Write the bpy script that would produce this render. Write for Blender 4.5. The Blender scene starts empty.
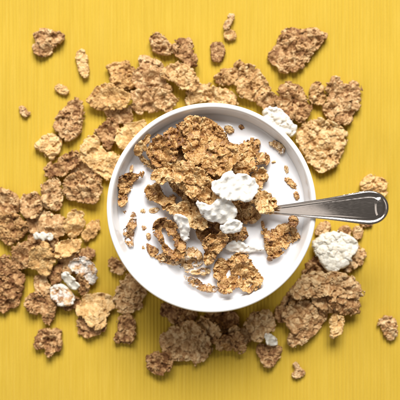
import bpy, math
import numpy as np

# ------------------------------------------------------------------ camera
RIM_Z = 0.066                 # bowl rim height
CAM_D = 0.60                  # camera to rim plane
CAM_H = RIM_Z + CAM_D
K = 0.0007143 / CAM_D         # metres per photo pixel per metre of distance
sc = bpy.context.scene
cd = bpy.data.cameras.new('camera')
cam = bpy.data.objects.new('camera', cd)
sc.collection.objects.link(cam)
cam.location = (0, 0, CAM_H)
cd.sensor_width = 36.0
cd.lens = 36.0 / (400 * K)
cd.clip_start = 0.01
cd.clip_end = 20
cd.dof.use_dof = True
cd.dof.focus_distance = CAM_H - 0.060
cd.dof.aperture_fstop = 6.3
sc.camera = cam

# ------------------------------------------------------------------ light: one big soft window at the top of the picture, plus an added fill lamp
w = bpy.data.worlds.new('World')
sc.world = w
w.use_nodes = True
bg = w.node_tree.nodes['Background']
bg.inputs[0].default_value = (1.0, 0.94, 0.88, 1)
bg.inputs[1].default_value = 0.125

def area(name, loc, target, sx, sy, power, col):
    l = bpy.data.lights.new(name, 'AREA')
    l.shape = 'RECTANGLE'; l.size = sx; l.size_y = sy
    l.energy = power; l.color = col
    o = bpy.data.objects.new(name, l)
    sc.collection.objects.link(o)
    o.location = loc
    d = np.array(target, float) - np.array(loc, float)
    from mathutils import Vector
    o.rotation_euler = Vector(d).to_track_quat('-Z', 'Y').to_euler()
    return o
area('window_light', (0.09, 1.85, 1.95), (0, 0, 0.03), 1.7, 1.25, 146.0, (1.0, 0.98, 0.95))
area('added_fill_light', (-1.05, -0.50, 1.30), (0, 0, 0.03), 1.5, 1.3, 6.0, (1.0, 0.95, 0.90))  # added fill lamp, no window here; brightens the spoon handle's reflection and soft shade

vs = sc.view_settings
vs.view_transform = 'Standard'
vs.look = 'None'
vs.exposure = 0.0
vs.gamma = 1.0
vs.use_curve_mapping = False

# ------------------------------------------------------------------ helpers
def at(px, py, z):
    s = K * (CAM_H - z)
    return (px - 200) * s, (200 - py) * s

def link(name, mesh, mat=None, parent=None, loc=(0, 0, 0)):
    o = bpy.data.objects.new(name, mesh)
    sc.collection.objects.link(o)
    o.location = loc
    if mat: mesh.materials.append(mat)
    if parent: o.parent = parent
    return o

def mesh_from(name, v, f, smooth=True):
    me = bpy.data.meshes.new(name)
    v = np.asarray(v, np.float32); f = np.asarray(f, np.int32)
    me.vertices.add(len(v)); me.vertices.foreach_set('co', v.ravel())
    n = f.shape[1]
    me.loops.add(f.size); me.loops.foreach_set('vertex_index', f.ravel())
    me.polygons.add(len(f))
    me.polygons.foreach_set('loop_start', np.arange(0, f.size, n, dtype=np.int32))
    me.polygons.foreach_set('loop_total', np.full(len(f), n, np.int32))
    me.update(calc_edges=True)
    if smooth:
        me.polygons.foreach_set('use_smooth', np.ones(len(f), bool))
    me.validate()
    return me

def lathe(name, prof, n=128):
    prof = np.array(prof, float)
    a = np.linspace(0, 2 * np.pi, n, endpoint=False)
    v = np.stack([np.outer(prof[:, 0], np.cos(a)), np.outer(prof[:, 0], np.sin(a)),
                  np.repeat(prof[:, 1:2], n, 1)], -1).reshape(-1, 3)
    f = []
    for i in range(len(prof) - 1):
        for j in range(n):
            k = (j + 1) % n
            f.append((i * n + j, i * n + k, (i + 1) * n + k, (i + 1) * n + j))
    return mesh_from(name, v, f)

def spline(pts, n=8):
    """Catmull-Rom through an open polyline."""
    p = np.array(pts, float)
    p = np.vstack([2 * p[0] - p[1], p, 2 * p[-1] - p[-2]])
    out = []
    for i in range(1, len(p) - 2):
        for t in np.linspace(0, 1, n, endpoint=False):
            a, b, c, d = p[i - 1], p[i], p[i + 1], p[i + 2]
            out.append(0.5 * (2 * b + (c - a) * t + (2 * a - 5 * b + 4 * c - d) * t * t + (3 * b - a - 3 * c + d) * t ** 3))
    out.append(p[-2])
    return np.array(out)

# noise, all in numpy -----------------------------------------------------
def worley(x, y, size, seed, vec=False):
    T = np.random.RandomState(seed).rand(64, 64, 3)
    gx = x / size + 1000; gy = y / size + 1000
    ix = np.floor(gx).astype(int); iy = np.floor(gy).astype(int)
    f1 = np.full(x.shape, 9.0); f2 = f1.copy(); idv = np.zeros(x.shape); ox = np.zeros(x.shape); oy = np.zeros(x.shape)
    for dx in (-1, 0, 1):
        for dy in (-1, 0, 1):
            r = T[(ix + dx) % 64, (iy + dy) % 64]
            ax = ix + dx + r[..., 0] - gx; ay = iy + dy + r[..., 1] - gy
            d = np.hypot(ax, ay)
            m = d < f1
            f2 = np.where(m, f1, np.minimum(f2, d))
            idv = np.where(m, r[..., 2], idv); ox = np.where(m, ax, ox); oy = np.where(m, ay, oy)
            f1 = np.where(m, d, f1)
    return (f1, f2, idv, ox, oy) if vec else (f1, f2, idv)

def blobs(x, y, size, seed):
    T = np.random.RandomState(seed).rand(64, 64, 3)
    gx = x / size + 1000; gy = y / size + 1000
    ix = np.floor(gx).astype(int); iy = np.floor(gy).astype(int)
    s = np.zeros(x.shape)
    for dx in (-1, 0, 1):
        for dy in (-1, 0, 1):
            r = T[(ix + dx) % 64, (iy + dy) % 64]
            d2 = (ix + dx + r[..., 0] - gx) ** 2 + (iy + dy + r[..., 1] - gy) ** 2
            s = s + (0.3 + 0.9 * r[..., 2]) * np.exp(-d2 * 5.5)
    return np.clip(s, 0, 1.4)

def vnoise(x, y, size, seed):
    T = np.random.RandomState(seed).rand(64, 64)
    gx = x / size + 1000; gy = y / size + 1000
    ix = np.floor(gx).astype(int); iy = np.floor(gy).astype(int)
    u = gx - ix; v = gy - iy
    u = u * u * (3 - 2 * u); v = v * v * (3 - 2 * v)
    g = lambda a, b: T[(ix + a) % 64, (iy + b) % 64]
    return (g(0, 0) * (1 - u) * (1 - v) + g(1, 0) * u * (1 - v) + g(0, 1) * (1 - u) * v + g(1, 1) * u * v) * 2 - 1

def fbm(x, y, size, seed, o=3):
    s = 0; a = 1
    for i in range(o):
        s = s + a * vnoise(x, y, size / 2 ** i, seed + i * 17); a *= 0.5
    return s

def blur(a, n):
    k = np.hanning(2 * n + 3)[1:-1]; k /= k.sum()
    a = np.apply_along_axis(lambda r: np.convolve(r, k, 'same'), 0, a)
    return np.apply_along_axis(lambda r: np.convolve(r, k, 'same'), 1, a)

# ------------------------------------------------------------------ materials
def new_mat(name):
    m = bpy.data.materials.new(name); m.use_nodes = True
    nt = m.node_tree
    return m, nt, nt.nodes['Principled BSDF']

def N(nt, t, **kw):
    n = nt.nodes.new(t)
    for k, v in kw.items():
        if k.startswith('i_'):
            n.inputs[k[2:].replace('_', ' ')].default_value = v
        else: setattr(n, k, v)
    return n

def ramp(nt, stops):
    r = nt.nodes.new('ShaderNodeValToRGB')
    el = r.color_ramp.elements
    while len(el) < len(stops): el.new(0.5)
    for e, (p, c) in zip(el, stops):
        e.position = p; e.color = (*c, 1)
    return r

def mix(nt, fac, a, b, mode='MIX'):
    m = nt.nodes.new('ShaderNodeMix'); m.data_type = 'RGBA'; m.blend_type = mode
    for s, i in ((fac, 0), (a, 6), (b, 7)):
        if hasattr(s, 'links'): nt.links.new(s, m.inputs[i])
        elif i == 0: m.inputs[0].default_value = s
        else: m.inputs[i].default_value = (*s, 1)
    return m.outputs[2]

def flake_material(name, stops, rough, spec, frost=0.0, sss=0.0, fcol=(0.74, 0.69, 0.60)):
    m, nt, p = new_mat(name)
    L = nt.links.new
    tc = N(nt, 'ShaderNodeTexCoord')
    at_ = N(nt, 'ShaderNodeAttribute', attribute_name='grain')
    n1 = N(nt, 'ShaderNodeTexNoise', i_Scale=420.0, i_Detail=4.0, i_Roughness=0.65)
    L(tc.outputs['Object'], n1.inputs['Vector'])
    oi = N(nt, 'ShaderNodeObjectInfo')
    # grain attribute + noise + per-flake shade
    a = N(nt, 'ShaderNodeMath', operation='MULTIPLY_ADD'); a.inputs[1].default_value = 0.62
    L(at_.outputs['Fac'], a.inputs[0])
    b = N(nt, 'ShaderNodeMath', operation='MULTIPLY_ADD'); b.inputs[1].default_value = 0.62
    L(n1.outputs['Fac'], b.inputs[0])
    c = N(nt, 'ShaderNodeMath', operation='MULTIPLY_ADD'); c.inputs[1].default_value = 0.34; c.inputs[2].default_value = -0.29
    L(oi.outputs['Random'], c.inputs[0])
    L(c.outputs[0], b.inputs[2]); L(b.outputs[0], a.inputs[2])
    r = ramp(nt, stops); L(a.outputs[0], r.inputs[0])
    col = r.outputs[0]
    # dark bran specks
    v = N(nt, 'ShaderNodeTexVoronoi', i_Scale=620.0); L(tc.outputs['Object'], v.inputs['Vector'])
    n2 = N(nt, 'ShaderNodeTexNoise', i_Scale=260.0, i_Detail=2.0); L(tc.outputs['Object'], n2.inputs['Vector'])
    sp = N(nt, 'ShaderNodeMath', operation='LESS_THAN'); sp.inputs[1].default_value = 0.20
    L(v.outputs['Distance'], sp.inputs[0])
    gt = N(nt, 'ShaderNodeMath', operation='GREATER_THAN'); gt.inputs[1].default_value = 0.56
    L(n2.outputs['Fac'], gt.inputs[0])
    mu = N(nt, 'ShaderNodeMath', operation='MULTIPLY'); L(sp.outputs[0], mu.inputs[0]); L(gt.outputs[0], mu.inputs[1])
    mu2 = N(nt, 'ShaderNodeMath', operation='MULTIPLY'); mu2.inputs[1].default_value = 0.7; L(mu.outputs[0], mu2.inputs[0])
    col = mix(nt, mu2.outputs[0], col, (0.16, 0.07, 0.022))
    if frost:
        n3 = N(nt, 'ShaderNodeTexNoise', i_Scale=190.0, i_Detail=4.0, i_Roughness=0.7); L(tc.outputs['Object'], n3.inputs['Vector'])
        fr = ramp(nt, [(0.52 - 0.2 * frost, (0, 0, 0)), (0.66 - 0.2 * frost, (1, 1, 1))]); L(n3.outputs['Fac'], fr.inputs[0])
        col = mix(nt, fr.outputs[0], col, fcol)
    L(col, p.inputs['Base Color'])
    p.inputs['Roughness'].default_value = rough
    p.inputs['Specular IOR Level'].default_value = spec
    n4 = N(nt, 'ShaderNodeTexNoise', i_Scale=1500.0, i_Detail=4.0, i_Roughness=0.6); L(tc.outputs['Object'], n4.inputs['Vector'])
    bu = N(nt, 'ShaderNodeBump', i_Strength=0.55, i_Distance=0.0005); L(n4.outputs['Fac'], bu.inputs['Height'])
    L(bu.outputs['Normal'], p.inputs['Normal'])
    if sss:
        p.inputs['Subsurface Weight'].default_value = sss
        p.inputs['Subsurface Radius'].default_value = (1.0, 0.5, 0.2)
        p.inputs['Subsurface Scale'].default_value = 0.0015
    return m

DRY = flake_material('dry_bran', [(0.22, (0.17, 0.070, 0.022)), (0.42, (0.37, 0.195, 0.075)),
                                  (0.62, (0.54, 0.335, 0.155)), (0.86, (0.74, 0.54, 0.30))], 0.65, 0.3)
PALE = flake_material('pale_bran', [(0.10, (0.30, 0.145, 0.045)), (0.40, (0.54, 0.315, 0.115)),
                                    (0.62, (0.68, 0.44, 0.19)), (0.88, (0.78, 0.57, 0.29))], 0.62, 0.3)
WET = flake_material('milk_soaked_bran', [(0.20, (0.15, 0.055, 0.014)), (0.42, (0.36, 0.175, 0.052)),
                                          (0.62, (0.54, 0.315, 0.115)), (0.86, (0.74, 0.53, 0.27))], 0.42, 0.5)
FROST = flake_material('frosted_bran', [(0.15, (0.20, 0.09, 0.035)), (0.42, (0.38, 0.20, 0.085)),
                                        (0.62, (0.52, 0.32, 0.15)), (0.90, (0.70, 0.50, 0.28))], 0.6, 0.3, frost=0.55, fcol=(0.66, 0.62, 0.56))

GOLD = flake_material('golden_bran', [(0.18, (0.22, 0.10, 0.032)), (0.42, (0.44, 0.245, 0.092)),
                                     (0.62, (0.60, 0.385, 0.170)), (0.86, (0.76, 0.56, 0.30))], 0.63, 0.3)
SOAK = flake_material('milk_filmed_bran', [(0.20, (0.22, 0.095, 0.030)), (0.42, (0.42, 0.225, 0.080)),
                                           (0.62, (0.60, 0.385, 0.170)), (0.86, (0.76, 0.58, 0.34))], 0.3, 0.5, frost=0.02, fcol=(0.84, 0.82, 0.80))

def yogurt_material(name='yogurt_coating', stops=((0.26, (0.68, 0.58, 0.44)), (0.40, (0.82, 0.78, 0.71)), (0.66, (0.88, 0.865, 0.82)))):
    m, nt, p = new_mat(name)
    L = nt.links.new
    tc = N(nt, 'ShaderNodeTexCoord')
    n1 = N(nt, 'ShaderNodeTexNoise', i_Scale=230.0, i_Detail=4.0, i_Roughness=0.6); L(tc.outputs['Object'], n1.inputs['Vector'])
    r = ramp(nt, stops); L(n1.outputs['Fac'], r.inputs[0])
    v = N(nt, 'ShaderNodeTexVoronoi', i_Scale=190.0); L(tc.outputs['Object'], v.inputs['Vector'])
    sp = N(nt, 'ShaderNodeMath', operation='LESS_THAN'); sp.inputs[1].default_value = 0.11; L(v.outputs['Distance'], sp.inputs[0])
    sm = N(nt, 'ShaderNodeMath', operation='MULTIPLY'); sm.inputs[1].default_value = 0.75; L(sp.outputs[0], sm.inputs[0])
    col = mix(nt, sm.outputs[0], r.outputs[0], (0.34, 0.17, 0.07))
    L(col, p.inputs['Base Color'])
    p.inputs['Roughness'].default_value = 0.5
    p.inputs['Subsurface Weight'].default_value = 0.15
    p.inputs['Subsurface Radius'].default_value = (1, 0.8, 0.6)
    p.inputs['Subsurface Scale'].default_value = 0.001
    n4 = N(nt, 'ShaderNodeTexNoise', i_Scale=900.0, i_Detail=3.0); L(tc.outputs['Object'], n4.inputs['Vector'])
    bu = N(nt, 'ShaderNodeBump', i_Strength=0.3, i_Distance=0.0005); L(n4.outputs['Fac'], bu.inputs['Height'])
    L(bu.outputs['Normal'], p.inputs['Normal'])
    return m
YOG = yogurt_material()
DRYYOG = yogurt_material('dry_yogurt_coating', ((0.28, (0.50, 0.42, 0.30)), (0.44, (0.68, 0.64, 0.55)), (0.70, (0.77, 0.745, 0.67))))

def cloth_material():
    m, nt, p = new_mat('yellow_ribbed_cotton')
    L = nt.links.new
    tc = N(nt, 'ShaderNodeTexCoord')
    mp = N(nt, 'ShaderNodeMapping'); mp.inputs['Scale'].default_value = (1.0, 0.06, 1.0); L(tc.outputs['Object'], mp.inputs['Vector'])
    n1 = N(nt, 'ShaderNodeTexNoise', i_Scale=420.0, i_Detail=4.0, i_Roughness=0.6); L(mp.outputs[0], n1.inputs['Vector'])
    n2 = N(nt, 'ShaderNodeTexNoise', i_Scale=14.0, i_Detail=3.0); L(tc.outputs['Object'], n2.inputs['Vector'])
    r = ramp(nt, [(0.25, (0.560, 0.374, 0.036)), (0.52, (0.590, 0.398, 0.044)), (0.78, (0.620, 0.428, 0.057))]); L(n1.outputs['Fac'], r.inputs[0])
    r2 = ramp(nt, [(0.3, (0.93, 0.93, 0.93)), (0.7, (1, 1, 1))]); L(n2.outputs['Fac'], r2.inputs[0])
    col = mix(nt, 1.0, r.outputs[0], r2.outputs[0], 'MULTIPLY')
    L(col, p.inputs['Base Color'])
    p.inputs['Roughness'].default_value = 0.85
    p.inputs['Specular IOR Level'].default_value = 0.15
    p.inputs['Sheen Weight'].default_value = 0.12
    p.inputs['Sheen Roughness'].default_value = 0.5
    # woven threads
    w1 = N(nt, 'ShaderNodeTexWave', wave_type='BANDS', bands_direction='Y', i_Scale=330.0, i_Distortion=1.5, i_Detail=2.0)
    L(tc.outputs['Object'], w1.inputs['Vector'])
    n3 = N(nt, 'ShaderNodeTexNoise', i_Scale=1100.0, i_Detail=3.0); L(tc.outputs['Object'], n3.inputs['Vector'])
    ad = N(nt, 'ShaderNodeMath', operation='ADD'); L(w1.outputs['Fac'], ad.inputs[0]); L(n3.outputs['Fac'], ad.inputs[1])
    bu = N(nt, 'ShaderNodeBump', i_Strength=0.35, i_Distance=0.00025); L(ad.outputs[0], bu.inputs['Height'])
    L(bu.outputs['Normal'], p.inputs['Normal'])
    return m
CLOTH = cloth_material()

CERAMIC, nt, p = new_mat('white_glazed_ceramic')
p.inputs['Base Color'].default_value = (0.83, 0.82, 0.81, 1)
p.inputs['Roughness'].default_value = 0.2
p.inputs['Coat Weight'].default_value = 0.2
p.inputs['Coat Roughness'].default_value = 0.05
n_ = N(nt, 'ShaderNodeTexNoise', i_Scale=60.0, i_Detail=2.0)
b_ = N(nt, 'ShaderNodeBump', i_Strength=0.04, i_Distance=0.001)
nt.links.new(n_.outputs['Fac'], b_.inputs['Height']); nt.links.new(b_.outputs['Normal'], p.inputs['Normal'])

MILK, nt, p = new_mat('milk')
p.inputs['Base Color'].default_value = (0.86, 0.855, 0.875, 1)
p.inputs['Roughness'].default_value = 0.16
p.inputs['Subsurface Weight'].default_value = 0.5
p.inputs['Subsurface Radius'].default_value = (1.0, 0.85, 0.75)
p.inputs['Subsurface Scale'].default_value = 0.003

STEEL, nt, p = new_mat('brushed_steel')
p.inputs['Metallic'].default_value = 1.0
p.inputs['Base Color'].default_value = (0.58, 0.52, 0.475, 1)
tc = N(nt, 'ShaderNodeTexCoord'); mp = N(nt, 'ShaderNodeMapping'); mp.inputs['Scale'].default_value = (0.08, 1, 1)
nt.links.new(tc.outputs['Object'], mp.inputs['Vector'])
n_ = N(nt, 'ShaderNodeTexNoise', i_Scale=1600.0, i_Detail=3.0); nt.links.new(mp.outputs[0], n_.inputs['Vector'])
r_ = ramp(nt, [(0.3, (0.12, 0.12, 0.12)), (0.7, (0.22, 0.22, 0.22))]); nt.links.new(n_.outputs['Fac'], r_.inputs[0])
nt.links.new(r_.outputs[0], p.inputs['Roughness'])

# ------------------------------------------------------------------ the cloth (ribs are real relief)
PITCH = 0.0028
def make_cloth():
    half = 0.42
    nr = int(2 * half / PITCH); per = 8
    rs = np.random.RandomState(5)
    wd = 1 + rs.uniform(-0.10, 0.10, nr)
    edges = np.concatenate([[0], np.cumsum(wd)]); edges = edges / edges[-1] * 2 * half - half
    xs, zs = [], []
    for i in range(nr):
        dep = rs.uniform(0.8, 1.2)
        for j in range(per):
            t = j / per
            xs.append(edges[i] + t * (edges[i + 1] - edges[i]))
            zs.append((abs(math.sin(math.pi * t)) ** 0.7 - 1) * 0.0007 * dep)
    xs.append(half); zs.append(-0.0006)
    xs = np.array(xs); zs = np.array(zs)
    ys = np.linspace(-half, half, 110)
    X, Y = np.meshgrid(xs, ys)
    X = X + 0.00035 * vnoise(X, Y, 0.05, 3) + 0.00012 * vnoise(X, Y, 0.009, 4)
    Z = np.repeat(zs[None], len(ys), 0)
    v = np.stack([X, Y, Z], -1).reshape(-1, 3)
    nx = len(xs); I = np.arange(len(ys) - 1)[:, None] * nx + np.arange(nx - 1)[None]
    f = np.stack([I, I + 1, I + nx + 1, I + nx], -1).reshape(-1, 4)
    o = link('tablecloth', mesh_from('tablecloth', v, f), CLOTH)
    o['kind'] = 'structure'
    o['label'] = 'yellow ribbed cotton tablecloth under everything'
make_cloth()

# ------------------------------------------------------------------ the bowl
BX, BY = at(211.6, 207.7, RIM_Z)
outer = [(0.0, 0.0022), (0.030, 0.0022), (0.0335, 0.0018), (0.0345, 0.0002), (0.0370, 0.0002), (0.0385, 0.0025), (0.0400, 0.0050),
         (0.0490, 0.0095), (0.0580, 0.0180), (0.0655, 0.0310), (0.0707, 0.0460), (0.0742, 0.0600), (0.0750, 0.0640)]
rim = [(0.0750, 0.0650), (0.0743, 0.0658), (0.0732, 0.0660), (0.0721, 0.0657), (0.0714, 0.0648)]
inner = [(0.0708, 0.0630), (0.0694, 0.0570), (0.0672, 0.0490), (0.0620, 0.0350), (0.0540, 0.0220), (0.0420, 0.0125), (0.0220, 0.0080), (0.0, 0.0072)]
prof = np.vstack([outer[:6], spline(outer[6:] + rim + inner, 6)[0:]])
bowl = link('cereal_bowl', lathe('cereal_bowl', prof, 160), CERAMIC, loc=(BX, BY, 0))
bowl['label'] = 'round white glazed ceramic bowl holding milk and cereal'
bowl['category'] = 'bowl'
_in = spline(rim[-1:] + inner, 8)
def inner_z(r):
    return np.interp(r, _in[::-1, 0], _in[::-1, 1])
MILK_Z = 0.0515
MILK_R = float(np.interp(MILK_Z, _in[::-1, 1], _in[::-1, 0]))

# ------------------------------------------------------------------ height maps used to let every piece come to rest on what lies below
HG = 0.0008; HALF = 0.2; HN = int(2 * HALF / HG)
hx = (np.arange(HN) + 0.5) * HG - HALF
HX, HY = np.meshgrid(hx, hx, indexing='ij')
hm_table = np.zeros((HN, HN))
rb = np.hypot(HX - BX, HY - BY)
hm_bowl = np.where(rb < 0.0714, np.maximum(MILK_Z, inner_z(np.minimum(rb, 0.0713))), RIM_Z)
def hidx(x, y):
    return (np.clip(((x + HALF) / HG).astype(int), 0, HN - 1), np.clip(((y + HALF) / HG).astype(int), 0, HN - 1))

# ------------------------------------------------------------------ the spoon
def make_spoon():
    tipx, tipy = at(389.5, 207.0, 0.079)
    rimx, rimy = at(313.5, 209.2, 0.068)
    d = np.array([tipx - rimx, tipy - rimy]); Ltip = np.hypot(*d); d /= Ltip
    nrm = np.array([-d[1], d[0]])
    zc = lambda s: 0.0682 + 0.32 * s - 2.0 * s * s - 22.0 * np.maximum(s - 0.03, 0) ** 3 * 10
    # half width along the handle, from photo pixels
    wpt = spline([(236, 4.2), (250, 4.1), (262, 4.1), (275, 4.6), (290, 6.2), (305, 8.0), (320, 9.9), (335, 12.0), (350, 14.4), (361, 16.1), (369, 16.9),
                  (376, 16.0), (381.5, 13.6), (385.6, 10.2), (388.2, 6.2), (389.3, 2.6), (389.5, 0.0)], 10)
    sg = (wpt[:, 0] - 313.5) * K * 0.593
    sg = sg * (Ltip / sg[-1]); hw = wpt[:, 1] * K * 0.592
    sgrid = np.array([sg[0], sg[-1]])
    outline = np.vstack([np.column_stack([sg, hw]), np.column_stack([sg, -hw])[::-1]])
    outline = outline[::2]
    outline = np.vstack([[sg[0] - 0.02, hw[0]], outline, [sg[0] - 0.02, -hw[0]]])
    sk = Ltip - 0.011
    s = np.concatenate([np.linspace(sg[0], sk, 130), sk + (Ltip - sk) * np.sin(np.linspace(0, np.pi / 2, 40))[1:]])
    W = np.maximum(np.interp(s, sg, hw), 0.00002)
    nv = 64
    va = np.linspace(-1, 1, nv)
    V = []; F = []
    ns = len(s)
    for side in (1, -1):
        for i in range(ns):
            wv = W[i]
            off = va * wv
            edge = np.maximum(inside_dist(np.full(nv, s[i]), off, outline), 0)      # distance from the outline
            if side == 1:
                k_ = float(np.clip(np.interp(s[i], [-0.05, 0.0, 0.035], [0.42, 0.55, 1.0]), 0, 1))
                e = edge / k_ * 1000                                                  # millimetres, border narrows towards the bowl
                h_ = np.interp(e, [0, 0.25, 0.7, 1.3, 1.9, 2.4, 2.9, 3.5, 4.3, 6.0], [0, 0.55, 1.0, 1.12, 0.95, 0.55, 0.52, 0.30, 0.12, 0.0])
                crown = 0.9 * np.clip(1 - (off / max(wv, 1e-5)) ** 2, 0, 1) * np.clip((e - 3.0) / 2, 0, 1)
                du = (s[i] - (Ltip - 0.0068)) / 0.0030; dv = off / 0.0066
                q = np.sqrt(np.abs(du) ** 2.4 + np.abs(dv) ** 2.4)
                pad = 0.75 * np.interp(q, [0, 0.55, 0.85, 1.1], [0.8, 1.0, 0.85, 0])
                z = (np.maximum(h_ * k_, 0) + crown * k_ + pad) * 0.001
            else:
                z = -0.0013 * np.sqrt(np.clip(1 - np.abs(va) ** 3, 0, 1))
                z = z * np.clip((Ltip - s[i]) / 0.002, 0, 1)
            P = np.array([rimx, rimy])[None] + d[None] * s[i] + nrm[None] * off[:, None]
            zz = zc(s[i]) + z
            V.append(np.column_stack([P, zz]))
    V = np.vstack(V)
    for side in (0, 1):
        b = side * ns * nv
        for i in range(ns - 1):
            for j in range(nv - 1):
                q = (b + i * nv + j, b + (i + 1) * nv + j, b + (i + 1) * nv + j + 1, b + i * nv + j + 1)
                F.append(q if side == 0 else q[::-1])
    h = ns * nv
    for i in range(ns - 1):
        for j in (0, nv - 1):
            F.append((i * nv + j, h + i * nv + j, h + (i + 1) * nv + j, (i + 1) * nv + j) if j else (i * nv + j, (i + 1) * nv + j, h + (i + 1) * nv + j, h + i * nv + j))
    for j in range(nv - 1):
        F.append((j, j + 1, h + j + 1, h + j))
        k = (ns - 1) * nv
        F.append((k + j + 1, k + j, h + k + j, h + k + j + 1))
    root = bpy.data.objects.new('spoon', None); sc.collection.objects.link(root)
    root.location = (rimx, rimy, 0.066)
    root['label'] = 'shiny steel spoon leaning on the right rim of the white bowl'
    root['category'] = 'spoon'
    org = np.array([rimx, rimy, 0.066])
    # local x axis along the spoon
    ang = math.atan2(d[1], d[0]); root.rotation_euler = (0, 0, ang)
    Rm = np.array([[math.cos(ang), math.sin(ang), 0], [-math.sin(ang), math.cos(ang), 0], [0, 0, 1]])
    link('handle', mesh_from('handle', (V - org) @ Rm.T, F), STEEL, root)
    top = V[:ns * nv]
    ii = hidx(top[:, 0], top[:, 1]); np.maximum.at(hm_bowl, ii, top[:, 2])
    # bowl of the spoon, under the milk
    s1, s0 = sgrid[0] + 0.001, sgrid[0] - 0.046
    V = []; F = []
    na, nb = 28, 24
    for side in (0, 1):
        for i in range(na):
            t = i / (na - 1); ss = s0 + (s1 - s0) * t
            wv = max(0.0150 * (math.sin(math.pi * min(t * 0.93 + 0.0, 1) ** 0.8)) ** 0.7, 0.0012 if t < 0.5 else 0.0030)
            for j in range(nb):
                v = -1 + 2 * j / (nb - 1)
                dep = -0.0065 * (1 - v * v) * math.sin(math.pi * min(max(t, 0.0), 1)) - side * 0.0012
                V.append((ss, v * wv, zc(ss) - 0.066 + dep))
    for side in (0, 1):
        b = side * na * nb
        for i in range(na - 1):
            for j in range(nb - 1):
                q = (b + i * nb + j, b + (i + 1) * nb + j, b + (i + 1) * nb + j + 1, b + i * nb + j + 1)
                F.append(q if side == 0 else q[::-1])
    h = na * nb
    for i in range(na - 1):
        F.append((i * nb, h + i * nb, h + (i + 1) * nb, (i + 1) * nb))
        k = nb - 1
        F.append((i * nb + k, (i + 1) * nb + k, h + (i + 1) * nb + k, h + i * nb + k))
    for j in range(nb - 1):
        F.append((j, j + 1, h + j + 1, h + j))
        k = (na - 1) * nb
        F.append((k + j + 1, k + j, h + k + j, h + k + j + 1))
    link('spoon_bowl', mesh_from('spoon_bowl', V, F), STEEL, root)

# ------------------------------------------------------------------ cereal pieces
KIND = {  # half thickness, coarse grain (size, height), fine grain, edge wander, waviness, edge rounding   (mm)
    'C': dict(T=1.1, g=(3.9, 2.10), f=(1.5, 0.50), e=2.0, wave=2.0, rw=1.3, p=(7.0, 1.7), lift=1.2, pit=0.55),
    'F': dict(T=0.7, g=(3.0, 0.80), f=(1.20, 0.30), e=1.6, wave=2.4, rw=0.9, p=(8.0, 1.6), lift=2.8, pit=0.85),
    'W': dict(T=0.9, g=(2.7, 1.60), f=(1.10, 0.50), e=1.7, wave=3.0, rw=1.0, p=(6.5, 2.3), lift=2.0, pit=0.50),
    'K': dict(T=1.1, g=(3.0, 1.30), f=(1.2, 0.45), e=0.9, wave=0.4, rw=1.4, p=(4.0, 0.6), lift=0),
    'Y': dict(T=1.8, g=(4.6, 2.40), f=(2.0, 0.25), e=1.8, wave=0.8, rw=2.0, p=(9.0, 0.8), lift=0),
    'M': dict(T=1.8, g=(4.6, 1.70), f=(2.4, 0.12), e=1.0, wave=1.2, rw=2.6, p=(9.0, 0.0), lift=0),
    'y': dict(T=1.2, g=(3.4, 1.40), f=(1.8, 0.10), e=0.9, wave=0.4, rw=1.8, p=(6.0, 0.0), lift=0),
}

def inside_dist(x, y, poly):
    """signed distance to a closed polygon, positive inside."""
    a = poly; b = np.roll(poly, -1, 0)
    best = np.full(x.shape, 1e9); wn = np.zeros(x.shape, bool)
    for (ax, ay), (bx, by) in zip(a, b):
        ex, ey = bx - ax, by - ay
        t = np.clip(((x - ax) * ex + (y - ay) * ey) / (ex * ex + ey * ey + 1e-18), 0, 1)
        best = np.minimum(best, (x - ax - t * ex) ** 2 + (y - ay - t * ey) ** 2)
        c = ((ay > y) != (by > y)) & (x < (bx - ax) * (y - ay) / (by - ay + 1e-18) + ax)
        wn ^= c
    d = np.sqrt(best)
    return np.where(wn, d, -d)

def chaikin(p, n=1):
    for _ in range(n):
        q = np.roll(p, -1, 0)
        p = np.stack([0.75 * p + 0.25 * q, 0.25 * p + 0.75 * q], 1).reshape(-1, 2)
    return p

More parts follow.
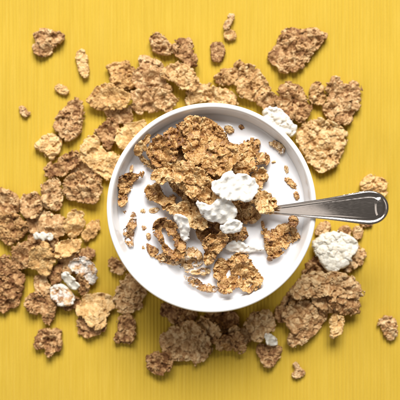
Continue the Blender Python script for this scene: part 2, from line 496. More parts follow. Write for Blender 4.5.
def piece(kind, poly_px, z_guess, seed, h, hole=None, curl=None, lump=1.0):
    """mesh of one cereal piece in local metres: returns verts, faces, grain, centre, and top/bottom index arrays."""
    P = KIND[kind]
    rs = np.random.RandomState(seed)
    s = K * (CAM_H - z_guess)
    poly = np.array(poly_px, float)
    c = 0.5 * (poly.min(0) + poly.max(0))
    conv = lambda q: (q - c) * np.array([s, -s])
    pl = chaikin(conv(poly)) * 1000.0      # millimetres
    hl = chaikin(conv(np.array(hole, float))) * 1000.0 if hole is not None else None
    hmm = h
    lo = pl.min(0) - 2.5; hi = pl.max(0) + 2.5
    gx = np.arange(lo[0], hi[0], hmm); gy = np.arange(lo[1], hi[1], hmm)
    X, Y = np.meshgrid(gx, gy, indexing='ij')
    wx = X + 0.38 * fbm(X, Y, 3.5, seed + 1, 2); wy = Y + 0.38 * fbm(X, Y, 3.5, seed + 2, 2)
    g1, g2, gid = worley(wx, wy, P['g'][0], seed + 3)
    e1, e2, eid = worley(wx * 1.1 + 3, wy, P['f'][0], seed + 4)
    soft = kind in 'YyM'
    gb = np.sqrt(np.clip(1 - (g1 / 0.86) ** 2, 0, 1))
    pit = np.clip((fbm(wx, wy, 4.2, seed + 40, 3) - P.get('pit', 9)) / 0.22, 0, 1)      # irregular hollows
    if kind in 'My': gb = blobs(wx, wy, P['g'][0], seed + 3)
    if kind not in 'My': gb = gb * (0.5 + 0.7 * gid)
    fb = np.clip(1 - (e1 / 0.75) ** 2, 0, 1) * (0.5 + 0.8 * eid)
    sd0 = inside_dist(X, Y, pl)
    if hl is not None: sd0 = np.minimum(sd0, -inside_dist(X, Y, hl))
    span = min(hi - lo) - 5
    es = min(1.0, span / 12.0)
    # plates: the crumpled sheet breaks into tilted facets with steps between them
    px_ = X + 1.1 * fbm(X, Y, 3.0, seed + 21, 3); py_ = Y + 1.1 * fbm(X, Y, 3.0, seed + 22, 3)
    p1, p2, pid, pox, poy = worley(px_, py_, P['p'][0], seed + 20, True)
    th = pid * 39.0
    facet = (pox * np.cos(th) + poy * np.sin(th)) * 1.3 + (((pid * 7.31) % 1) - 0.5) * 0.8
    crack = np.clip((p2 - p1) / 0.16, 0, 1)
    notch = fbm(X, Y, 5.5, seed + 5, 3)
    sd = sd0 + 0.85 * es + es * P['e'] * ((gb - 0.5) * 0.8 + 1.0 * notch) + 0.45 * es * (fb - 0.5)
    sd = np.where(sd > 0, sd, sd) - (0 if soft else 1) * es * P['e'] * 0.9 * (1 - crack) * np.clip(1 - sd0 / 3.5, 0, 1)
    # nothing beyond the traced outline by more than a little
    sd = np.minimum(sd, sd0 + 1.5)
    prof = np.sqrt(np.clip(1 - (1 - np.clip(sd / P['rw'], 0, 1)) ** 2, 0, 1))
    # mid surface: bend, twist, waves
    L = max(hi - lo) * 0.5
    an = rs.uniform(0, np.pi); u = (X * math.cos(an) + Y * math.sin(an)) / L; v = (-X * math.sin(an) + Y * math.cos(an)) / L
    cu = rs.uniform(-0.9, 1.3) if curl is None else curl
    mid = cu * 0.13 * L * u * u + rs.uniform(-0.5, 0.5) * 0.10 * L * u * v + rs.uniform(-.3, .3) * 0.1 * L * v * v
    mid = mid + P['wave'] * 0.75 * fbm(X, Y, 8.0, seed + 6, 2) * min(1, L / 8)
    mid = mid + P['p'][1] * facet * np.clip(sd / 1.5, 0, 1)
    lift = rs.uniform(0.2, 1.0) * P['lift'] * np.exp(-np.clip(sd, 0, 9) / 1.8) * np.clip(vnoise(X, Y, 9.0, seed + 30) + 0.3, -0.6, 1)
    mid = mid + lift
    rough_mod = np.clip(0.75 + 0.7 * vnoise(X, Y, 9.0, seed + 8), 0.25, 1.4)
    lumpz = lump * (P['g'][1] * gb * (1.0 if soft else rough_mod * (0.45 + 0.55 * crack)) + P['f'][1] * fb + (0.03 if soft else 0.18) * vnoise(X, Y, 0.9, seed + 7))
    T = P['T'] * min(1.0, 0.35 + L / 12)
    top = mid + prof * (T * 0.55 + lumpz)
    bot = mid - prof * (T * 0.9 + 0.5 * P['g'][1] * np.roll(gb, 5, 0) + 0.4 * fb)
    if soft: bot = mid - prof * T
    else: top = np.maximum(top - 1.9 * pit * prof, np.minimum(bot + 0.25, top))
    # cells
    ins = sd > 0
    cell = ins[:-1, :-1] | ins[1:, :-1] | ins[:-1, 1:] | ins[1:, 1:]
    use = np.zeros_like(ins); use[:-1, :-1] |= cell; use[1:, :-1] |= cell; use[:-1, 1:] |= cell; use[1:, 1:] |= cell
    gxs, gys = np.gradient(sd, hmm)
    gl = np.hypot(gxs, gys) + 1e-6
    mv = np.where(ins, 0, np.clip(-sd / gl, 0, 0.95 * hmm))
    X2 = X + mv * gxs / gl; Y2 = Y + mv * gys / gl
    jx = 0.28 * prof * vnoise(X, Y, 1.6, seed + 9); jy = 0.28 * prof * vnoise(X, Y, 1.6, seed + 10)
    idt = np.full(X.shape, -1); idt[use] = np.arange(use.sum())
    nt_ = int(use.sum())
    inner_ = use & ins
    idb = idt.copy(); idb[inner_] = nt_ + np.arange(inner_.sum())
    vt = np.stack([X2 + jx, Y2 + jy, top], -1)[use]
    vb = np.stack([X2, Y2, bot], -1)[inner_]
    v = np.vstack([vt, vb])
    def quads(I): return np.stack([I[:-1, :-1][cell], I[1:, :-1][cell], I[1:, 1:][cell], I[:-1, 1:][cell]], -1)
    f = np.vstack([quads(idt), quads(idb)[:, ::-1]])
    gr = 0.55 * gid + 0.45 * eid
    grain = np.concatenate([gr[use], gr[inner_]])
    tb = np.stack([X2, Y2, top, np.where(ins, bot, top)], -1)[use]
    return v, f, grain, c, tb

def settle(tb_mm, cx, cy, hm, tilt, pct, slope):
    """tilt the piece to the ground below it and lower it until it touches."""
    x = cx + tb_mm[:, 0] / 1000; y = cy + tb_mm[:, 1] / 1000
    ii = hidx(x, y); g = hm[ii]
    lx, ly = tb_mm[:, 0] / 1000, tb_mm[:, 1] / 1000
    A = np.column_stack([lx, ly, np.ones_like(lx)])
    co, *_ = np.linalg.lstsq(A, g, rcond=None)
    a, b = np.clip(co[:2] * tilt, -0.55, 0.55)
    a += slope[0]; b += slope[1]
    pz = a * lx + b * ly
    dz = np.percentile(g - (tb_mm[:, 3] / 1000 + pz), pct)
    return a, b, dz, ii, pz

make_spoon()

CAT = {'bran_flake': 'bran flake', 'cereal_crumb': 'crumb', 'yogurt_cluster': 'yogurt cluster', 'frosted_flake': 'frosted flake'}
serial = [100]
def place(kind, pts, label, hm, mat, h, name, group, sink=0.0, hole=None, curl=None, lump=1.0, slope=(0, 0), tilt=0.8, pct=97, zg=0.004):
    P = [tuple(float(q) for q in t.split(',')) for t in pts.split()]
    Hh = [tuple(float(q) for q in t.split(',')) for t in hole.split()] if hole else None
    serial[0] += 37
    seed = serial[0]
    for it in range(2):
        v, f, grain, c, tb = piece(kind, P, zg, seed, h, Hh, curl, lump)
        cx, cy = at(c[0], c[1], zg)
        a, b, dz, ii, pz = settle(tb, cx, cy, hm, tilt, pct, slope)
        dz -= sink / 1000
        zg = float(np.median(tb[:, 2] / 1000 + pz + dz))
    vm = v / 1000.0
    vm[:, 2] += a * vm[:, 0] + b * vm[:, 1]
    base = vm[:, 2].min()
    vm[:, 2] -= base
    me = mesh_from(name, vm, f)
    at_ = me.attributes.new('grain', 'FLOAT', 'POINT')
    if len(me.vertices) == len(grain): at_.data.foreach_set('value', grain.astype(np.float32))
    o = link(name, me, mat, loc=(cx, cy, dz + base))
    o['label'] = label; o['category'] = CAT[name]; o['group'] = group
    np.maximum.at(hm, ii, tb[:, 2] / 1000 + pz + dz)
    return o

MATS = {'d': DRY, 'p': PALE, 'w': WET, 's': SOAK, 'g': GOLD, 'y': YOG, 'Y': DRYYOG, 'z': FROST}
# kind, material, outline in photo pixels, label, options — bottom of each pile first
TABLE = [
 # ---- upper left, lying free
 ('C','d','34,31 43,29 50,31 56,32 63,32 65,36 60,41 56,46 50,52 43,56 36,54 32,49 33,44 35,38','lone knobbly bran flake lying nearest the top left corner of the cloth',{}),
 ('K','p','76,51 83,50 87,55 87,63 89,69 88,76 83,77 80,71 77,63 75,56','narrow upright sliver of flake on open cloth right of the top left flake',{}),
 ('K','p','56,84 62,84 69,90 67,95 60,93 55,89','small oblong crumb just above the egg-shaped flake at upper left',{}),
 ('K','d','20,106 24,106 27,110 30,113 27,116 21,115 20,110','tiniest lone crumb near the left edge, below the top left flake',{}),
 ('C','d','73,98 80,100 84,108 84,118 82,128 76,136 67,141 59,137 54,129 53,120 58,113 65,108','egg-shaped bran flake lying flat by itself at upper left',{'curl':-.5}),
 ('C','p','45,133 52,134 60,138 60,146 57,155 51,160 45,155 37,150 35,145 40,141','small star-edged flake touching the lower left of the egg-shaped flake',{}),
 # ---- pile above the bowl, left half
 ('C','d','150,36 156,33 163,36 170,42 176,46 174,52 166,54 158,52 151,48 149,41','oval flake at the top of the pile above the bowl, left of a knobbly one',{}),
 ('C','d','139,57 146,56 155,60 163,65 160,72 150,72 142,66','small brown flake peeking out behind the curled flake above the bowl',{}),
 ('C','p','106,65 112,64 118,62 128,61 133,67 134,76 136,84 128,89 118,86 110,80 112,73','lumpy flake with a dark left corner, leftmost of the pile above the bowl',{}),
 ('F','d','104,108 118,107 132,106 133,118 126,124 118,124 110,118','brown flake tucked below the broad flat flake at upper left of the bowl',{}),
 ('C','d','177,38 184,36 190,39 192,46 196,50 198,58 196,66 188,68 182,62 176,56 174,48','tall knobbly flake standing up right of the oval flake above the bowl',{}),
 ('F','d','133,76 138,68 148,64 158,66 165,74 168,84 172,92 160,96 145,92 135,88','curled leaf-like flake in the middle of the pile above the bowl',{'curl':-1.6}),
 ('C','d','128,92 140,90 155,88 170,92 178,97 176,106 166,112 152,110 140,114 132,106','long flake lying against the upper left rim of the bowl',{}),
 ('C','g','186,88 196,82 210,84 222,88 234,94 240,106 220,106 200,102 186,106','broad flake half hidden behind the top rim of the bowl',{}),
 ('C','g','161,72 168,65 178,60 188,66 196,72 200,82 192,92 180,88 170,82 162,78','golden lumpy flake between the curled flake and the tall knobbly flake',{}),
 ('F','p','86,102 92,95 98,86 108,84 118,88 126,92 131,98 128,106 118,109 105,109 95,108','broad flat flake with a pointed left end, upper left of the bowl',{'curl':.7,'slope':(0,.12)}),
 # ---- above the bowl, right half
 ('K','p','224,32 230,29 236,33 236,39 230,41 224,38','round pale crumb, lower of the two near the top edge centre',{}),
 ('K','d','223,25 228,20 229,15 234,14 233,20 230,25 227,29 223,29','thin bent crumb nearest the top edge of the picture',{}),
 ('K','d','212,43 220,42 224,48 224,56 219,62 213,61 211,54','rounded brown crumb left of and below the round pale crumb',{}),
 ('C','g','213,75 222,70 232,70 238,61 245,62 241,74 236,84 226,86 216,82','small flake with a knob on top, above the bowl rim centre',{}),
 ('C','g','237,78 242,66 252,65 260,72 268,80 271,90 266,100 252,100 242,98 236,88','large cluster flake above the bowl, right of the flake with a knob',{}),
 ('F','d','254,98 266,92 276,96 284,104 276,112 262,108','flake squeezed between the upper right rim and the white cluster there',{}),
 ('C','d','268,50 276,46 280,36 284,30 292,28 302,31 312,29 322,29 327,34 324,42 316,50 310,58 304,66 296,71 286,72 276,70 270,62','large free-lying cluster flake at upper right, pointing to the top right corner',{'curl':.3}),
 ('C','g','312,86 318,82 324,88 327,96 322,104 316,106 310,98','small oval flake between two large clusters right of the upper rim',{}),
 ('C','d','326,86 330,78 338,77 346,84 354,81 362,88 360,98 361,108 354,112 352,124 344,127 336,124 328,116 323,108 328,98','rightmost cluster flake of the upper right pile, with a notched outline',{}),
 ('C','d','278,90 286,82 294,83 302,88 306,98 312,106 308,116 300,122 292,120 284,112 276,104','brown cluster flake directly above the white cluster at the upper right rim',{}),
 ('C','g','298,132 306,122 318,118 330,122 342,128 348,134 346,142 342,148 343,156 338,164 330,168 320,172 312,168 304,154 298,144','large golden cluster flake beside the right rim, above the spoon handle',{}),
 ('Y','y','265,110 272,107 280,109 286,116 294,122 297,128 294,134 288,136 280,130 270,124 263,116','white yogurt cluster lying outside the upper right rim of the bowl',{}),
 # ---- left pile, upper group
 ('C','d','96,128 104,122 110,118 116,122 118,130 114,138 112,150 106,148 100,138 95,134','crumpled brown flake upper left of the bowl, next to the pale rim flake',{}),
 ('F','p','116,132 124,125 136,124 146,120 142,136 130,146 120,150 115,142','pale smooth flake touching the upper left rim of the bowl',{}),
 ('F','d','70,166 80,160 92,168 102,176 98,186 84,186 72,180','dark brown flake shaded under the large pale flat flake left of the bowl',{}),
 ('C','d','44,168 52,162 62,158 70,152 78,150 82,158 78,166 70,172 60,176 50,178 44,174','long strip flake pointing left below the small star-edged flake',{}),
 ('F','p','82,148 88,137 96,136 100,146 106,152 116,154 121,160 113,172 107,181 98,174 90,166 80,160 78,152','large pale flat flake left of the bowl, above the dark crinkled one',{'slope':(0,.1)}),
 ('C','d','64,182 70,176 80,172 92,174 102,180 101,190 98,200 90,205 80,203 70,200 62,192','crinkled wide flake left of the bowl, lowest of the upper left group',{}),
 # ---- left pile, lower group
 ('F','d','27,216 36,212 48,211 50,222 46,234 34,236 27,228','brown flake hidden low in the left pile beneath the white bits',{}),
 ('F','d','28,232 44,234 57,236 59,250 44,255 29,249','shaded flake low in the left pile, behind the yellowish flat flake',{}),
 ('F','d','56,253 72,253 81,259 77,273 62,273','shaded brown flake behind the frosted flake, left of it',{}),
 ('C','d','-8,188 4,187 12,192 17,198 18,206 16,214 8,217 -8,215','upper flake of two cut off by the left edge',{}),
 ('C','d','18,204 22,196 30,192 38,194 42,202 40,212 34,218 24,216','brown hollowed flake right of the flakes at the left edge',{'curl':1.6}),
 ('C','d','41,184 50,178 58,180 60,188 61,196 60,208 52,210 44,206 40,196','upright rectangular flake at the top of the lower left pile',{}),
 ('F','d','10,248 22,242 33,244 33,256 28,266 20,272 12,264','dark smooth flake behind the yellow flake in the left pile',{}),
 ('C','g','-8,216 6,212 18,216 26,220 28,228 22,236 14,242 8,245 2,240 -8,232','pointed flake cut off by the left edge, lower of two there',{}),
 ('F','d','40,218 48,212 56,214 66,218 68,226 64,234 56,238 46,236 40,230','folded flake just above the white bits in the left pile',{'curl':-1.2}),
 ('F','p','66,220 70,212 78,210 84,214 84,222 80,230 74,238 67,239 64,230','smooth golden leaf-shaped flake standing up in the left pile',{'slope':(0,.15)}),
 ('F','p','81,236 86,228 92,222 100,218 101,224 97,232 90,240 83,241','thin feathery flake pointing up right towards the bowl',{}),
 ('C','d','-8,262 6,254 12,262 18,270 24,276 22,292 18,304 10,310 2,314 -8,310','tall flake cut off by the left edge below the other two',{}),
 ('F','d','76,250 86,248 95,250 95,257 84,258 77,256','thin dark flake edge above the brown and white frosted flake',{}),
 ('F','d','50,270 56,262 62,266 63,282 54,285 48,280','small brown flake between the yellow flake and the white bean-shaped bit',{}),
 ('F','d','35,276 44,274 50,282 50,296 40,297 35,288','shaded brown flake under the yellow flake, left of the white chunk',{}),
 ('F','p','54,248 60,242 70,240 80,239 82,246 76,252 66,256 56,258','ragged pale strip flake right of the white bits in the left pile',{}),
 ('F','p','32,250 38,243 46,242 52,250 54,260 52,268 46,276 40,274 34,268 26,270 30,260','yellowish flat flake below the white bits in the left pile',{'slope':(0,.12)}),
 ('y','Y','32,236 35,232 38.5,235 42,232 45,235 49,233 53,237 50,241 46,239 42,242 38,239 34,241','small row of white bits lying across the left pile',{}),
 ('C','d','60,304 70,302 76,296 81,303 75,311 64,311','brown flake sticking out below the white chunk in the left pile',{}),
 ('C','d','24,304 28,296 36,292 46,293 54,298 55,306 53,314 52,324 48,327 43,320 38,314 30,312','knotted cluster flake with a tail, lower left beside the white chunk',{}),
 ('F','z','69,268 74,260 82,257 92,262 98,270 96,280 90,285 85,278 76,272','greyish frosted flake, white and brown, at the right of the left pile',{'curl':.8}),
 ('F','d','74,276 82,274 90,284 86,294 78,294','brown flake under the frosted flake near the round flat flake',{}),
 ('y','Y','62,274 66,272 72,278 80,284 79,289 74,290 66,284 62,279','white bean-shaped bit between the white chunk and the frosted flake',{}),
 ('Y','z','50,288 56,285 64,287 72,296 74,302 68,305 60,305 54,302 51,296','white dusted chunk in the lower left pile',{}),
 ('C','d','33,340 38,332 46,330 54,329 61,332 60,340 65,346 60,350 53,352 50,358 44,350 36,349','lone flake with a downward point, lowest on the left of the cloth',{}),
 ('F','d','76,322 84,316 96,322 106,324 103,332 92,336 80,337','dark flake under the round flat flake at lower left of the bowl',{}),
 ('C','d','108,262 114,257 122,260 127,268 120,275 112,272','small brown flake beside the lower left rim of the bowl',{}),
 ('C','d','116,290 122,280 128,272 138,276 148,292 142,302 140,311 130,312 120,312 114,304','shaded flake against the lower left rim of the bowl',{}),
 ('F','p','78,306 82,297 92,295 104,294 112,298 115,306 110,314 106,324 98,329 90,325 82,318 77,312','round flat flake with a nibbled edge, lower left of the bowl',{'curl':.4}),
 ('C','d','117,320 126,314 132,318 136,326 134,338 128,345 118,344 114,338 120,330','small upright flake below the shaded flake at the lower left rim',{}),
 # ---- below the bowl
 ('C','d','160,312 163,304 174,300 186,306 198,314 192,326 176,324 166,318','dark flake against the bottom rim, above the large ragged shaded flake',{}),
 ('C','d','204,314 216,310 232,310 240,322 234,332 222,338 212,334 206,326','dark flake touching the middle of the bottom rim',{}),
 ('F','d','276,310 284,298 292,286 302,284 300,298 292,310 286,322 276,322','dark flake squeezed along the lower right rim of the bowl',{}),
 ('C','d','196,316 214,320 222,336 212,346 200,338','dark flake wedged right beside the large ragged flake below the bowl',{}),
 ('C','d','230,326 248,328 254,342 242,347 231,340','dark flake in the shade between two others below the bottom rim',{}),
 ('C','d','216,340 226,334 236,330 244,338 246,350 240,355 232,350 222,352 216,348','dark ragged flake below the middle of the bottom rim',{}),
 ('C','d','160,338 166,332 176,326 190,320 202,326 210,340 212,350 206,358 198,366 188,362 178,362 168,358 163,350','large ragged flake in the shadow below the bowl',{}),
 ('C','d','146,358 152,352 162,352 170,356 172,364 168,372 162,375 154,373 147,368','lighter flake at the lower left tip of the shaded pile below the bowl',{}),
 ('C','d','244,324 252,314 264,310 275,314 275,328 268,338 258,342 248,336','dark flake under the bottom rim, above the small white bit',{}),
 ('C','d','257,348 264,343 274,346 283,349 279,358 276,366 266,367 260,360','small reddish brown flake directly beneath the small white bit',{}),
 ('y','Y','265,335 270,333 276,338 278,345 272,348 266,344','small white bit sitting on a brown flake below the bowl',{}),
 ('K','d','292,364 298,362 300,368 305,372 302,378 294,380 292,375 296,370','small crumb lowest on the cloth, at the right below the bowl',{}),
 # ---- right of and below the bowl
 ('K','d','338,228 346,225 351,230 349,236 341,236','left of two round brown nuggets under the spoon handle',{}),
 ('K','d','353,230 358,226 364,230 363,238 355,239','right of two round brown nuggets under the spoon handle',{}),
 ('K','d','314,232 320,224 328,222 331,230 324,237','brown nugget beside the rim just under the spoon handle',{}),
 ('C','d','340,262 350,252 358,246 366,251 365,262 356,268 346,273','brown flake showing at the right behind the large white cluster',{}),
 ('C','d','302,270 312,256 322,258 330,270 320,278 306,280','brown flake between the right rim and the large white cluster',{}),
 ('C','d','282,316 288,304 300,300 312,302 324,308 328,316 322,326 312,336 302,344 294,348 288,342 292,332 284,324','large dark crumbly flake below right of the bowl, pointing down left',{}),
 ('C','d','312,294 330,290 346,296 344,310 328,312 314,306','brown flake filling the middle of the lower right pile',{}),
 ('C','d','326,302 338,296 352,297 361,304 359,317 348,315 336,311','flake at the right end of the lower right pile, under the long band flake',{}),
 ('C','p','328,322 334,313 342,314 342,324 338,336 330,337 328,328','small pale flake hanging off the bottom of the lower right pile',{}),
 ('C','d','290,296 296,280 304,274 320,272 340,274 358,278 365,290 362,299 350,299 336,295 320,296 304,300','long wide band of flake across the top of the lower right pile',{'slope':(0,.08)}),
 ('Y','Y','313,245 318,236 326,234 334,230 342,234 352,238 358,244 355,254 350,262 342,268 334,271 328,270 322,262 316,254','large white yogurt cluster on the cloth below the spoon handle',{}),
 ('C','d','380,318 386,316 394,318 397,328 396,338 390,340 382,334 379,326','lone small flake near the right edge of the cloth at lower right',{}),
 ('C','p','360,186 366,178 374,174 380,178 386,182 388,190 382,198 366,200','flake peeking out above the end of the spoon handle',{}),
 ('K','d','361,221 368,219 374,222 371,227 363,227','brown crumb half hidden under the spoon handle near its tip',{}),
]
TG = {'bran_flake': 'bran flakes scattered on the yellow cloth', 'cereal_crumb': 'cereal crumbs on the yellow cloth',
      'yogurt_cluster': 'white yogurt clusters on the yellow cloth', 'frosted_flake': 'frosted flakes on the yellow cloth'}
def name_of(kind, m):
    if m == 'z': return 'frosted_flake'
    return 'yogurt_cluster' if kind in 'YyM' else 'cereal_crumb' if kind == 'K' else 'bran_flake'

for kind, m, pts, label, opt in TABLE:
    nm = name_of(kind, m)
    h = 0.30 if kind == 'K' else 0.36
    place(kind, pts, label, hm_table, MATS[m], h, nm, TG[nm], **opt)

BOWL = [
 # ---- bits floating low in the milk
 ('W','w','117,184 122,176 132,174 143,171 140,178 132,184 128,192 126,202 121,207 119,200 121,192','bent flake floating in the milk by the left wall of the bowl',{'sink':1.9}),
 ('K','w','123,211 126,210 127,213 124,214','speck of bran in the milk just below the bent flake at the left wall',{'sink':1.4}),
 ('W','s','125,230 131,219 134,212 138,221 133,230 131,240 132,247 127,242 124,235','sunken curved flake low on the left side of the milk',{'sink':2.5}),
 ('K','s','130,166 133,164 133,171 130,173','faint crumb above the bent flake at the left wall',{'sink':1.9}),
 ('K','s','140,211 144,208 146,212 142,214','left of two faint crumbs in the milk left of the curled ring',{'sink':2.0}),
 ('K','s','148,210 156,207 160,210 152,214','right of two faint crumbs in the milk left of the curled ring',{'sink':2.1}),
 ('K','w','146,242 152,246 158,250 157,256 151,257 147,250','small brown piece in the milk left of the curled ring flake',{'sink':1.4}),
 ('W','s','152,257 160,252 170,252 180,254 186,262 178,267 166,264 156,261','flake lying in the milk under the curled ring',{'sink':1.9}),
 ('W','s','180,260 188,248 196,245 203,254 201,264 190,267 182,269','soft flake in the milk right of the curled ring',{'sink':2.0}),
 ('W','s','182,272 196,270 204,268 211,269 210,275 198,275','short thin strip of flake, upper of two in the lower milk',{'sink':2.1}),
 ('W','s','183,276 194,279 204,283 214,287 223,288 214,292 202,290 193,285','long thin strip of flake, lower of two in the lower milk',{'sink':2.1}),
 ('W','w','214,268 221,257 229,262 235,255 246,253 252,265 258,273 263,281 256,289 246,292 238,286 230,293 221,293 216,282','wide golden flake soaking at the bottom of the bowl',{'sink':1.6}),
 ('W','w','262,229 272,229 282,226 292,223 300,234 298,239 288,244 280,254 272,258 268,252 265,242','triangular flake floating in the milk below the spoon',{'sink':1.5,'curl':.1}),
 ('K','w','261,221 264,221 265,229 262,229','dark upright sliver at the corner of the triangular flake',{'sink':0.5}),
 ('K','s','267,258 271,256 273,260 269,262','pale crumb just below the triangular flake',{'sink':2.0}),
 ('K','w','289,217 296,216 299,222 295,228 290,225','brown bit between the spoon handle and the triangular flake',{'sink':1.4}),
 ('K','s','268,142 275,141 282,144 285,151 281,154 276,147','brown crumb strip in the milk near the upper right wall',{'sink':1.8}),
 ('K','s','284,166 287,165 289,172 286,174','small crumb at the right in the milk, above a broken pale piece',{'sink':1.6}),
 ('K','w','284,178 290,178 297,184 296,190 290,186','broken pale piece in the milk at the right wall',{'sink':1.8}),
 ('K','w','293,194 297,191 300,197 297,202','crumb against the right wall just above the spoon handle',{'sink':1.6}),
 ('K','w','224,127 230,125 235,131 230,134 226,132','crumb in the milk just right of the large top flake',{'sink':1.3}),
 ('K','w','238,126 242,124 245,128 241,130','dark lone speck nearest the top wall inside the bowl',{'sink':1.3}),
 ('K','w','271,161 275,160 276,163 272,164','tiny crumb right of the small knob of flake in the milk',{'sink':1.5}),
 ('K','s','141,226 145,225 147,229 143,231','topmost of three faint specks in a column left of the curled ring',{'sink':1.6}),
 ('K','s','146,234 150,233 151,239 147,240','middle one of three faint specks in a column left of the curled ring',{'sink':1.7}),
 ('K','s','141,246 144,244 146,249 142,250','lowest of three faint specks in a column left of the curled ring',{'sink':1.8}),
 # ---- lower layer of the heap
 ('W','w','166,140 178,138 192,144 198,158 190,168 176,166 168,156','dark flake deep in the gap between the round folded and largest flakes',{'sink':-.6}),
 ('W','w','168,172 184,172 200,184 206,200 196,206 184,200 172,188','dark flake under the wide ragged flake at the middle left',{'sink':.9}),
 ('W','w','196,226 210,218 230,224 246,226 247,238 232,242 214,248 200,240','dark soaked flake under the smallest white piece',{'sink':0.6}),
 ('W','w','203,242 212,234 222,232 231,237 223,246 213,262 205,265 206,252','drooping flake hanging down towards the lower milk',{}),
 ('W','w','190,166 210,162 236,170 250,178 258,198 246,208 226,206 204,202 192,190','flake buried beneath the white pieces in the middle of the heap',{'sink':0.4}),
 ('W','w','145,192 150,184 156,182 160,190 166,196 174,196 176,204 168,209 160,208 153,202 148,198','ragged flake at the left end of the heap',{'curl':1.2,'slope':(0,-.1)}),
 ('W','w','183,192 188,187 195,190 196,200 190,204 184,202','small lump of flake in the gap at the centre left of the heap',{}),
 ('W','w','164,132 172,127 182,122 190,128 190,142 180,148 168,144','shaded flake behind the large top flake at the upper wall',{}),
 ('W','w','139,155 150,160 162,164 170,167 160,172 148,168','lower lip of the folded flake at the upper left wall',{'sink':0.6}),
 ('W','w','150,146 154,138 160,134 168,138 177,148 177,158 169,166 158,167 150,161 147,152','round folded flake at the upper left wall of the bowl',{'curl':1.2}),
 ('F','w','135,153 138,144 143,138 149,134 149,142 144,149 140,156','pale edge-on flake leaning on the upper left wall',{'slope':(-.3,.2)}),
 ('W','w','228,156 234,146 242,142 254,138 260,142 258,152 254,160 257,168 249,175 238,177 230,168','flake at the upper right of the heap, above the big white piece',{'slope':(0,-.15)}),
 ('W','w','257,154 264,151 270,159 265,165 257,163','small knob of flake sticking out right of the heap',{'sink':0.4}),
 ('W','w','252,172 262,167 269,171 265,182 260,190 253,187','narrow flake right of the big white piece',{}),
 ('W','w','234,205 244,200 254,206 262,214 252,224 240,223 235,214','brown flake between the two larger white pieces and the spoon',{}),
 ('W','w','256,193 265,189 274,197 277,206 272,214 262,214 256,206','flake resting on the inner end of the spoon handle',{}),
 ('W','w','154,226 158,220 168,219 176,226 181,236 185,243 188,252 184,259 174,260 166,254 160,242 155,235','curled flake forming a ring with milk in its middle',{'hole':'159,227 164,227 171,236 177,246 175,254 168,250 162,240','sink':-.6}),
 # ---- upper layer
 ('W','w','178,128 186,118 194,115 202,117 214,122 224,132 230,142 239,152 240,160 233,167 225,177 216,177 208,171 196,169 191,162 185,156 183,148 189,140 185,133','largest flake, on top of the heap at the top of the bowl',{'curl':.8,'slope':(.05,-.14)}),
 ('W','w','149,176 158,168 168,164 180,160 190,162 200,168 207,177 215,184 218,193 216,204 208,205 198,200 190,196 182,188 172,182 160,184','wide ragged flake across the middle left of the heap',{'curl':.9,'slope':(.03,-.16)}),
 ('W','w','164,210 175,204 186,201 196,205 204,215 209,226 201,230 190,227 184,219 176,215','tongue-shaped smooth flake pointing down right below the wide ragged flake',{'lump':.7,'curl':.8,'slope':(.05,-.22)}),
 ('y','y','172,216 180,213 186,218 189,229 189,238 183,241 181,231 178,222','thin bent white piece left of the tongue-shaped flake',{}),
 ('M','y','196,201 204,203 212,206 218,199 232,201 238,211 236,218 228,223 218,222 206,218 201,211','middle white yogurt piece with a tail to the left',{}),
 ('M','y','211,184 220,180 224,174 230,171 234,176 242,175 252,176 259,186 255,196 247,201 238,198 228,201 218,197','largest white yogurt piece on the heap, knobbed at its top',{}),
 ('y','y','220,227 226,223 234,220 242,223 241,230 232,234 224,232','small smooth oval white piece, lowest of three on the heap',{}),
 ('y','y','224,247 231,242 240,241 245,245 254,247 264,248 263,251 246,253 232,252','flat white piece sinking in the milk above the wide golden flake',{'sink':2.3}),
]
BG = {'bran_flake': 'bran flakes in the bowl', 'cereal_crumb': 'bran crumbs floating in the milk', 'yogurt_cluster': 'white yogurt pieces in the bowl'}
for kind, m, pts, label, opt in BOWL:
    nm = name_of(kind, m)
    o_ = dict(opt)
    place(kind, pts, label, hm_bowl, MATS[m], 0.24 if kind == 'K' else 0.29, nm, BG[nm], zg=MILK_Z, **o_)

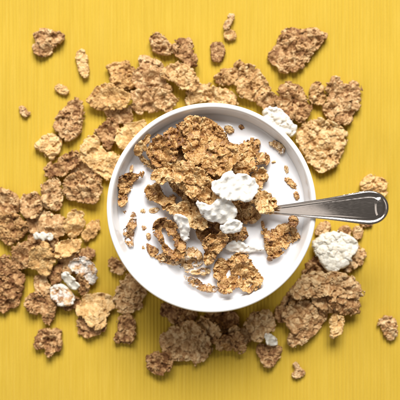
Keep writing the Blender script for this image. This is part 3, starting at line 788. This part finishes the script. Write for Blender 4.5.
# ------------------------------------------------------------------ the milk, creeping up a little at the wall and around the pieces
def make_milk():
    wet = (hm_bowl > MILK_Z + 0.0003) & (rb < MILK_R - 0.001)
    men = np.clip(blur(wet.astype(float), 3), 0, 1)
    na, nr = 300, 170
    a = np.linspace(0, 2 * np.pi, na, endpoint=False)
    R = MILK_R + 0.0006
    r = R * (1 - (1 - np.linspace(0, 1, nr)) ** 1.15)[1:]
    X = np.outer(r, np.cos(a)); Y = np.outer(r, np.sin(a))
    m = men[hidx(X + BX, Y + BY)]
    Z = MILK_Z + 0.0007 * m + 0.0009 * np.exp(-(MILK_R - r) / 0.0012)[:, None] + 0.00012 * fbm(X, Y, 0.02, 8, 2)
    V = [(0, 0, MILK_Z)] + list(np.stack([X, Y, Z], -1).reshape(-1, 3))
    V = np.array(V)
    I = (1 + np.arange(nr - 2)[:, None] * na + np.arange(na)[None])
    J = np.roll(I, -1, 1)
    q = np.stack([I, I + na, J + na, J], -1).reshape(-1, 4)
    # underside following the wall
    low = _in[(_in[:, 1] < MILK_Z - 0.001)]
    rows = [np.stack([(p_[0] + 0.0002) * np.cos(a), (p_[0] + 0.0002) * np.sin(a), np.full(na, p_[1] + 0.0001)], -1) for p_ in low]
    b0 = len(V); V = np.vstack([V] + rows)
    prev = 1 + (nr - 2) * na + np.arange(na)
    fs = [q]
    for k in range(len(rows)):
        cur = b0 + k * na + np.arange(na)
        fs.append(np.stack([prev, cur, np.roll(cur, -1), np.roll(prev, -1)], -1)); prev = cur
    f = np.vstack(fs)
    first = 1 + np.arange(na)
    tri = np.stack([np.zeros(na, int), first, np.roll(first, -1), np.roll(first, -1)], -1)
    me = bpy.data.meshes.new('milk')
    faces = [tuple(t) for t in f.tolist()] + [(0, t[1], t[2]) for t in tri.tolist()]
    me.from_pydata(V.tolist(), [], faces)
    me.polygons.foreach_set('use_smooth', np.ones(len(me.polygons), bool))
    me.update()
    o = link('milk', me, MILK, loc=(BX, BY, 0))
    o['label'] = 'white milk filling the ceramic bowl around the cereal'
    o['category'] = 'milk'
make_milk()
